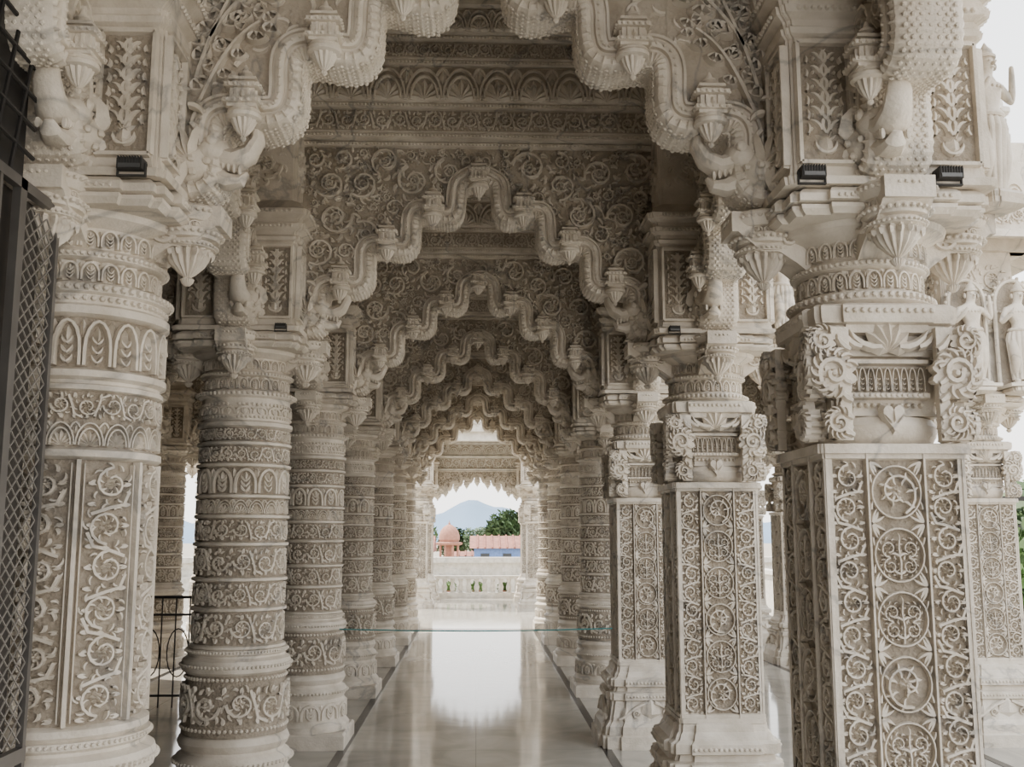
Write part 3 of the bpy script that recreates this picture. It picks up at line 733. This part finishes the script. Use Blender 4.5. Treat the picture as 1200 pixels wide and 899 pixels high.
# ---------------------------------------------------------------- dancer statues
def mk_statue():
    nodes={'pel':((0,0,.50),.085),'wa':((.01,0,.60),.058),'ch':((-.01,-.01,.73),.082),'nk':((0,-.005,.82),.032),'hd':((.01,-.01,.90),.058),'top':((.01,0,.975),.04),'tip':((.01,0,1.02),.015),
     'hl':((-.07,0,.46),.07),'kl':((-.075,-.05,.26),.05),'al':((-.06,.0,.06),.032),'fl':((-.07,-.07,.02),.025),
     'hr':((.07,0,.46),.07),'kr':((.09,-.03,.26),.05),'ar':((.07,.0,.06),.032),'fr':((.09,-.07,.02),.025),
     'sl':((-.12,0,.76),.036),'el':((-.19,-.03,.62),.027),'hl2':((-.12,-.12,.70),.02),'fgl':((-.09,-.13,.76),.015),
     'sr':((.11,0,.76),.036),'er':((.20,-.01,.66),.027),'hr2':((.17,-.05,.84),.02),'fgr':((.16,-.06,.90),.015)}
    E=[('pel','wa'),('wa','ch'),('ch','nk'),('nk','hd'),('hd','top'),('top','tip'),('pel','hl'),('hl','kl'),('kl','al'),('al','fl'),('pel','hr'),('hr','kr'),('kr','ar'),('ar','fr'),('ch','sl'),('sl','el'),('el','hl2'),('hl2','fgl'),('ch','sr'),('sr','er'),('er','hr2'),('hr2','fgr')]
    ks=list(nodes); me=bpy.data.meshes.new('tmp'); me.from_pydata([nodes[k][0] for k in ks],[(ks.index(a),ks.index(b2)) for a,b2 in E],[])
    o=bpy.data.objects.new('tmp',me); COL.objects.link(o)
    md=o.modifiers.new('s','SKIN'); md.use_smooth_shade=True
    for i,k in enumerate(ks):
        r=nodes[k][1]; me.skin_vertices[0].data[i].radius=(r,r); me.skin_vertices[0].data[i].use_root=(i==0)
    sb=o.modifiers.new('b','SUBSURF'); sb.levels=2; sb.render_levels=2
    dg=bpy.context.evaluated_depsgraph_get(); e=o.evaluated_get(dg); nm=bpy.data.meshes.new_from_object(e)
    vs=[tuple(v.co) for v in nm.vertices]; fs=[tuple(p.vertices) for p in nm.polygons]
    bpy.data.objects.remove(o)
    b=M(); b.add(vs,fs)
    mb=b.mesh('body',ang=80)
    c=M()
    c.loft(flut(14,.14),[(.05,.085),(.12,.092),(.30,.105),(.46,.118),(.52,.105),(.54,.09)],sx=1.15,sy=.8)
    c.loft(circ(16),[(.535,.095),(.55,.104),(.57,.095)],sx=1.1,sy=.85)
    for i in range(9):
        a=pi+i*pi/8; c.ell((.085*cos(a),-.0-.075*abs(sin(a))-.02,.76+.03*sin(a)*1.2),(.012,.012,.012),6,4)
    hd=M(); hd.ell((.01,-.068,.895),(.011,.018,.016),8,6)
    for s_ in (-1,1): hd.ell((.01+s_*.024,-.06,.915),(.011,.008,.007),8,5); hd.ell((.01+s_*.066,-.005,.90),(.012,.02,.026),8,6)
    hd.ell((.01,-.062,.868),(.018,.008,.006),8,4)
    hd.loft(circ(14),[(.945,.064),(.96,.066),(.975,.05),(1.0,.045),(1.03,.02),(1.06,.004)],c=(.01,0))
    p0=M(); p0.loft(RED,[(-.09,.11),(-.07,.15),(-.04,.155),(-.03,.13),(0,.14),(.02,.13)])
    pl=M(); pl.loft(RED,[(-.09,.11),(-.07,.15),(-.04,.155),(-.03,.13),(0,.14),(.02,.13)])
    ar=[(.17*cos(i*pi/10),.85+.22*sin(i*pi/10)) for i in range(11)]
    po=[(.17,0)]+ar+[(-.17,0)]; n=len(po)
    pl.add([(x,.10,z) for x,z in po]+[(x,.13,z) for x,z in po],[tuple(range(n))[::-1],tuple(range(n,2*n))],1)
    pts=[(.18,.09,.0),(.185,.09,.4),(.185,.09,.75)]+[(.185*cos(i*pi/10),.09,.85+.235*sin(i*pi/10)) for i in range(11)]+[(-.185,.09,.75),(-.185,.09,.4),(-.18,.09,.0)]
    pl.tube(pts,.022,6); pl.loft(SQ,[(-.03,.155),(.0,.155)],sx=1.25)
    for i in range(11):
        a=i*pi/10; pl.ell((.21*cos(a),.09,.85+.265*sin(a)),(.02,.02,.02),6,4)
    return mb,c.mesh('skirt'),hd.mesh('crown'),pl.mesh('niche'),p0.mesh('pedestal')
SB,SC_,SH_,SPD,SP0=mk_statue()
def statue(x,y,z,h,rz,label,niche=True):
    r=tag(ob('statue',None,loc=(x,y,z+.09*h),rz=rz,sc=(h,h,h)),label,'statue','carved dancer statues')
    ob('body',SB,r); ob('skirt',SC_,r); ob('crown',SH_,r); ob('niche' if niche else 'pedestal',SPD if niche else SP0,r)
sl='white marble dancer statue standing on a column bracket'
statue(XI+.45,D0-.10,2.70,.54,.3,sl,False); statue(XI+.45,rows[1]-.10,2.70,.54,.3,sl,False)
sl='white marble dancer statue in an arched niche on a column bracket'
statue(XR-.15,rows[2]-.46,2.70,.80,0,sl); statue(XR+.23,rows[2]-.46,2.70,.80,0,sl)
# ---------------------------------------------------------------- rooftop spires
def mk_spire():
    m=M(); m.loft(RED,[(0,.26),(.08,.26),(.1,.22),(.3,.22),(.32,.27),(.37,.27),(.4,.22)]); 
    m.loft(RED,[(.4,.22),(.5,.215),(.65,.19),(.8,.145),(.92,.09),(.95,.06)])
    m.loft(flut(16,.15),[(.94,.05),(.96,.10),(1.0,.115),(1.03,.09),(1.05,.04)])
    for k in range(4):
        for (d,zz) in ((.2,.45),(.18,.62),(.14,.77)):
            m.leaf(0,zz-.03,pi/2,.16,.14,.04,face(k,d))
        beads(m,face(k,.27),-.16,.16,.345,.02); tongues(m,face(k,.22),-.18,.18,4,.12,.28,.02)
    f=M(); f.loft(circ(16),[(1.04,.03),(1.07,.05),(1.11,.055),(1.14,.03),(1.16,.035),(1.18,.015),(1.24,.002)])
    return m.mesh('tower',[CLEAN,RECS]),f.mesh('finial',[CLEAN,CLEAN])
T1,T2=mk_spire()
for (x,y,s_) in ((2.6,8.2,.7),(3.5,8.2,.7),(4.25,8.2,.8),(4.25,10.2,.9),(4.25,12.2,.9),(4.25,14.2,.9),(4.25,16.2,.9)):
    r=tag(ob('roof_spire',None,loc=(x,y,4.85),sc=(s_,s_,s_)),'small white marble temple spire on the roof edge','spire','roof spires'); ob('tower',T1,r); ob('finial',T2,r)
# ---------------------------------------------------------------- steel gate along the column line
def steelbars(name,bs,parent,mat=STEEL):
    m=M()
    for b in bs: m.box(*b)
    return ob(name,m.mesh(name,[mat],ang=30),parent)
XG=-1.30
g=tag(ob('gate',None,loc=(XG,0,0)),'dark steel security gate with diamond mesh panels','gate')
steelbars('frame',[(-.010,.010,3.08,3.10,.0,2.60),(-.012,.012,2.82,2.86,.0,2.60),(-.010,.010,2.70,2.715,0,2.60),(-.012,.012,1.7,1.76,0,2.60),(-.012,.012,1.7,3.10,2.57,2.60),(-.012,.012,1.7,3.10,.96,1.00),(-.012,.012,1.7,3.10,.08,.13)],g)
m=M()
for (y0,y1,n) in ((1.77,2.70,14),(2.86,3.08,4)):
    pw=(y1-y0)/n
    for i in range(n):
        for s_ in (0,1):
            yy=y0+(i+.5)*pw; k=0; z=1.01; pts=[]
            while z<2.58:
                pts.append((0,yy+(pw/2 if (k+s_)%2 else -pw/2),z)); z+=.045; k+=1
            for a,b2 in zip(pts,pts[1:]):
                m.add([(-.002,a[1]-.0025,a[2]),(-.002,a[1]+.0025,a[2]),(-.002,b2[1]+.0025,b2[2]),(-.002,b2[1]-.0025,b2[2]),(.002,a[1]-.0025,a[2]),(.002,a[1]+.0025,a[2]),(.002,b2[1]+.0025,b2[2]),(.002,b2[1]-.0025,b2[2])],[(0,1,2,3),(7,6,5,4),(0,3,7,4),(1,5,6,2)])
MESHM=plain('mesh_wire',(.24,.22,.195),.5,.2)
ob('mesh_panel',m.mesh('mesh_panel',[MESHM]),g)
m=M()
for y0 in (1.9,2.2,2.5,2.96):
    for zc in (.35,.72):
        pts=[(0,y0+.10*cos(a)*(1-.6*a/9),zc+.15*sin(a)*(1-.6*a/9)) for a in [j*.45 for j in range(21)]]
        m.tube(pts,.008,6)
ob('scrollwork',m.mesh('scrollwork',[STEEL]),g)
steelbars('shade_sheet',[(-.05,-.04,1.7,3.07,.10,2.58)],g,DARKW)  # added dark sheet, stands for the shade behind the mesh
g=tag(ob('overhead_grille',None,loc=(XG-.02,0,0)),'dark iron grille with slanted bars above the gate','grille')
m=M()
for i in range(12):
    y0=1.6+i*.11; m.tube([(0,y0,2.62),(0,y0+.22,3.5)],.007,6)
for i in range(9):
    z0=2.70+i*.09; m.tube([(0,1.6,z0+.08),(0,2.95,z0)],.007,6)
m.box(-.045,-.035,1.6,2.97,2.62,3.6)  # dark sheet behind the bars, stands for the unlit interior
ob('bars',m.mesh('bars',[IRON]),g)
g=tag(ob('railing',None,loc=(0,10.0,0)),'wrought iron railing across the side aisle','railing')
m=M()
for x0 in [-3.75+.13*i for i in range(17)]: m.tube([(x0,0,0),(x0,0,1.0)],.007,6)
m.box(-3.8,-1.62,-.012,.012,1.0,1.025); m.box(-3.8,-1.62,-.010,.010,.84,.86); m.box(-3.8,-1.62,-.010,.010,.10,.12)
for i in range(8):
    c=-3.62+.27*i; m.tube([(c+.1*cos(a),0,.5+.22*sin(a)) for a in [j*pi/10 for j in range(21)]],.006,6)
ob('rails',m.mesh('rails',[IRON]),g)
# ---------------------------------------------------------------- floodlights
def mk_lamp():
    m=M(); m.box(-.065,.065,-.045,.045,.03,.085)
    for i in range(9): m.box(-.06+i*.0145,-.055+i*.0145,-.05,.05,.05,.095)
    m.box(-.075,-.068,-.01,.01,0,.07); m.box(.068,.075,-.01,.01,0,.07); m.box(-.075,.075,-.012,.012,0,.008)
    g2=M(); g2.box(-.055,.055,-.052,-.045,.034,.055)
    return m.mesh('housing',[BLKP],30),g2.mesh('lamp_glass',[GLASS],30)
LA,LB=mk_lamp()
for (x,y,s_) in ((-1.08,0,.6),(1.06,0,.6),(1.50,0,.6),(-1.08,1,.45),(1.09,1,.45)):
    yy=rows[y]-.355; r=tag(ob('floodlight',None,loc=(x,yy,2.702),sc=(s_,s_,s_)),'small black finned floodlight on a column ledge','floodlight','floodlights'); ob('housing',LA,r); ob('lamp_glass',LB,r)
m=M(); m.tube([(-1.06,8.15,.875),(-.5,8.15,.862),(0,8.15,.858),(.5,8.15,.862),(1.06,8.15,.875)],.005,6)
tag(ob('rope',m.mesh('rope',[ROPE])),'thin teal cord stretched between two columns','rope')
# ---------------------------------------------------------------- far porch (sunlit)
PY=[23.2,26.0]
for y in PY:
    for s_ in (-1,1): column(s_*XI,y,'sq',LSQ+' at the sunlit end porch')
for s_ in (-1,1): column(s_*3.9,26.0,'sq',LSQ+' at the sunlit end porch')
arch(0,PY[1],mode='flat',label='low sunlit scalloped arch at the end porch')
for s_ in (-1,1):
    arch(s_*2.62,26.0,0,.95); arch(s_*XI,24.6,pi/2*s_*-1,1.04)
m=M(); m.box(-1.1,1.1,25.9,26.1,3.20,3.9); m.box(-4.3,4.3,25.7,26.3,3.9,4.1); m.box(-1.1,1.1,23.1,23.3,3.70,3.9); m.box(-1.75,1.75,23.0,23.35,3.9,4.85)
mp=lambda u,v,h:(u,25.9-h,v); m.add([mp(-1.05,3.25,.002),mp(1.05,3.25,.002),mp(1.05,3.5,.002),mp(-1.05,3.5,.002)],[(0,1,2,3)],1)
m.add([mp(-1.05,3.58,.002),mp(1.05,3.58,.002),mp(1.05,3.84,.002),mp(-1.05,3.84,.002)],[(0,1,2,3)],1)
strip(m,mp,-1.05,3.25,1.05,3.50,h=.03); lotus(m,mp,-1.05,1.05,3.58,3.84,.03)
mp=lambda u,v,h:(u,23.0-h,v); strip(m,mp,-1.7,4.0,1.7,4.3,h=.03); lotus(m,mp,-1.7,1.7,4.4,4.7,.03)
m.box(-1.1,1.1,25.82,25.9,3.52,3.56); m.box(-1.1,1.1,25.82,25.9,3.20,3.23)
tn+=1; struct(ob('trim_%d'%tn,m.mesh('porch_beam',[CLEAN,SPANG])))
trim(BAYN,0,24.6,1)
r=tag(ob('balustrade',None,loc=(0,26.6,0)),'low white marble balustrade at the end of the passage','balustrade')
m=M(); m.box(-4.2,4.2,-.1,.1,.48,.56); m.box(-4.2,4.2,-.12,.12,0,.14); ob('rail',m.mesh('rail',[CLEAN]),r)
b=M(); b.loft(circ(14),[(.13,.07),(.15,.07),(.17,.045),(.2,.06),(.28,.075),(.34,.05),(.38,.04),(.42,.05),(.46,.065),(.5,.065)]); bm=b.mesh('baluster',[CLEAN])
for i in range(41): ob('baluster',bm,r,loc=(-4.1+i*.205,0,0))
m=M(); m.box(-9,9,29.9,30.2,0,.80); m.box(-9,9,29.8,30.3,.80,.95); m.box(-9,9,29.6,29.9,0,.4)
tag(ob('parapet',m.mesh('parapet',[CLEAN])),'solid white marble parapet around the terrace end','parapet')
m=M(); m.box(7.3,7.5,2,29.5,0,.62); m.box(7.22,7.58,2,29.5,.62,.72)
tag(ob('parapet',m.mesh('parapet',[CLEAN])),'low white parapet along the terrace side','parapet')
def foliage(R,n,sz,mats,seed,squash=1.0):
    rnd=random.Random(seed); m=M()
    for i in range(n):
        a=rnd.random()*6.28; b2=math.acos(rnd.uniform(-1,1)); r=R*(rnd.random()**.35)
        lump=1+.25*sin(3*a)*sin(2*b2)
        c=Vector((r*sin(b2)*cos(a)*lump,r*sin(b2)*sin(a)*lump,r*cos(b2)*squash*lump))
        d=Vector((rnd.gauss(0,1),rnd.gauss(0,1),rnd.gauss(0,1))).normalized(); e=d.orthogonal().normalized()
        p=[c+d*sz,c+e*sz*.45,c-d*sz,c-e*sz*.45]; m.add([tuple(q) for q in p],[(0,1,2,3)])
    return m.mesh('foliage',mats)
SHR=foliage(.26,500,.07,[GREEN],1); m=M(); m.loft(circ(16),[(0,.10),(.22,.15),(.24,.17),(.27,.17)]); POT=m.mesh('pot',[PINK])
for i in range(7):
    r=tag(ob('potted_shrub',None,loc=(-2.1+i*.7,27.4,0),sc=(.62,.62,.55)),'small green shrub in a clay pot behind the balustrade','plant','potted shrubs'); ob('foliage',SHR,r,loc=(0,0,.42),rz=i); ob('pot',POT,r)
for (x,y) in ((6.6,12.5),(6.6,13.8)):
    r=tag(ob('potted_shrub',None,loc=(x,y,0),sc=(1.4,1.4,2.4)),'tall leafy green plant in a pot by the terrace wall','plant'); ob('foliage',SHR,r,loc=(0,0,.45)); ob('pot',POT,r)
# ---------------------------------------------------------------- town, trees, hill
boxobj('ground',(-900,900,31,1500,-3.6,-3.5),DIRT); 
boxobj('ground',(9.2,900,-60,31,-3.6,-3.5),DIRT)
boxobj('ground',(-900,-9.2,-60,31,-3.6,-3.5),DIRT)
def house(x,y,w,d,z1,rh,wall,lab):
    r=tag(ob('house',None,loc=(x,y,-3.5)),lab,'house'); m=M(); m.box(-w/2,w/2,-d/2,d/2,0,z1+3.5); ob('walls',m.mesh('walls',[wall]),r)
    m=M(); z=z1+3.5; m.add([(-w/2-.3,-d/2-.3,z),(w/2+.3,-d/2-.3,z),(w/2+.3,d/2+.3,z),(-w/2-.3,d/2+.3,z),(-w/2-.3,0,z+rh),(w/2+.3,0,z+rh)],[(0,1,5,4),(2,3,4,5),(1,2,5),(3,0,4),(3,2,1,0)])
    n=int(w/.5)
    for i in range(n): xx=-w/2+(i+.5)*w/n; m.tube([(xx,-d/2-.3,z+.03),(xx,0,z+rh+.03)],.07,5)
    ob('roof',m.mesh('roof',[TILE]),r)
    m=M(); m.box(-.3,.3,-.05,.05,-.4,.4); wm=m.mesh('window',[DKWIN])
    k=max(1,int(w/1.4))
    for i in range(k): ob('window',wm,r,loc=(-w/2+(i+.5)*w/k,-d/2,z1+3.5-.75))
house(2.1,75,4.6,6,.65,.85,BLUEW,'pale blue house with a red tiled gable roof')
house(7.6,86,5,6,.8,1.2,WHITW,'whitewashed house with a red tiled roof'); house(-6.0,80,5,6,.3,1.2,BLUEW,'pale blue house with a red tiled gable roof')
house(-.9,84,2.6,3,-.1,.35,WHITW,'low whitewashed outbuilding with tiled roof')
r=tag(ob('domed_pavilion',None,loc=(-1.6,60,-3.5),sc=(.68,.68,1.04)),'pink sandstone domed pavilion with arches','pavilion')
m=M(); m.loft(circ(8),[(0,1.0),(3.0,1.0),(3.05,1.15),(3.2,1.15)]); 
for i in range(8):
    a=2*pi*i/8+pi/8; m.tube([(.8*cos(a),.8*sin(a),3.2),(.8*cos(a),.8*sin(a),4.4)],.09,8)
m.loft(circ(16),[(3.2,.35),(4.4,.35)]); m.loft(circ(8),[(4.3,.9),(4.35,1.1),(4.45,1.15),(4.5,.9)]); ob('drum',m.mesh('drum',[PINK]),r)
m=M(); m.loft(circ(24),[(4.5,.78),(4.62,.88),(4.85,.88),(5.1,.75),(5.3,.52),(5.42,.25),(5.47,.08),(5.52,.1),(5.56,.05),(5.7,.01)]); ob('dome',m.mesh('dome',[PINK]),r)
F1=foliage(2.2,2600,.28,[GREEN2],5,.8); m=M(); m.tube([(0,0,0),(.1,0,1.5),(0,.1,3),(.2,.1,4.2)],[.3,.25,.2,.1],8)
m.tube([(0,0,2.2),(.7,0,3.4),(1.1,.1,4.2)],[.14,.1,.05],6); m.tube([(0,0,2.4),(-.7,.2,3.3),(-1.0,.1,4.3)],[.14,.1,.05],6); TR=m.mesh('trunk',[BARK])
for (x,y,s_,z) in ((3.3,100,1.15,-3.5),(6.8,108,1.2,-3.5),(.6,118,.92,-3.5),(-2.6,122,.92,-3.5),(-6.5,110,1.0,-3.5),(10.5,100,1.1,-3.5),(3.6,130,.98,-3.5),(13.4,24.5,.95,-3.5),(18.0,30,1.1,-3.5),(11.7,19.5,.85,-3.5),(-12.5,30,1.2,-3.5),(-13,24,1.2,-3.5)):
    r=tag(ob('tree',None,loc=(x,y,z),sc=(s_,s_,s_),rz=x),'dense dark green tree beyond the temple terrace','tree','trees beyond the terrace'); ob('foliage',F1,r,loc=(0,0,4.6)); ob('trunk',TR,r)
for (x,y) in ((9.6,18.2),(21.5,40)):
    r=tag(ob('utility_pole',None,loc=(x,y,-3.5)),'thin dark utility pole with crossbar','pole'); m=M(); m.tube([(0,0,0),(0,0,6.2)],[.07,.05],8); ob('mast',m.mesh('mast',[IRON]),r)
    m=M(); m.box(-.5,.5,-.03,.03,5.7,5.78); m.box(-.35,.35,-.03,.03,5.2,5.27); ob('crossbar',m.mesh('crossbar',[IRON]),r)
m=M(); nx=90; ny=14; vs=[];fs=[]
for j in range(ny+1):
    for i in range(nx+1):
        x=-260+520*i/nx; y=600+200*j/ny; v=1-abs(j-ny/2)/(ny/2)
        z=-3.5+v*(14+12*math.exp(-((x+7)/13)**2)+7*math.exp(-((x-12)/14)**2)+6*math.exp(-((x-45)/30)**2)+5*math.exp(-((x+45)/30)**2)+1.0*sin(x*.31+j)+.7*sin(x*.8)); vs.append((x,y,z))
for j in range(ny):
    for i in range(nx): a=j*(nx+1)+i; fs.append((a,a+1,a+nx+2,a+nx+1))
m.add(vs,fs); tag(ob('hill',m.mesh('hill',[HILL],90)),'hazy blue hill range on the horizon','hill')
# ---------------------------------------------------------------- light, world, camera
w=bpy.data.worlds.new('World'); bpy.context.scene.world=w; w.use_nodes=True; nt=w.node_tree; bg=nt.nodes['Background']
tc=N(nt,'ShaderNodeTexCoord'); sx=N(nt,'ShaderNodeSeparateXYZ'); nt.links.new(tc.outputs['Generated'],sx.inputs[0])
r=ramp(nt,sx.outputs['Z'],(1,.97,.925),(.86,.91,.97),0,.7); nt.links.new(r,bg.inputs['Color']); bg.inputs['Strength'].default_value=3.7
sd=bpy.data.lights.new('sun','SUN'); sd.energy=13; sd.angle=.01; sd.color=(1,.92,.80); so=ob('sun',sd); so.rotation_euler=Vector((.45,-.22,-.88)).to_track_quat('-Z','Y').to_euler()
cd=bpy.data.cameras.new('camera'); cd.sensor_width=36; cd.lens=36; cd.clip_end=3000; cd.clip_start=.05
co=ob('camera',cd,loc=(0,0,1.6)); co.rotation_euler=(math.radians(90+8.39),0,math.radians(-1.94)); bpy.context.scene.camera=co
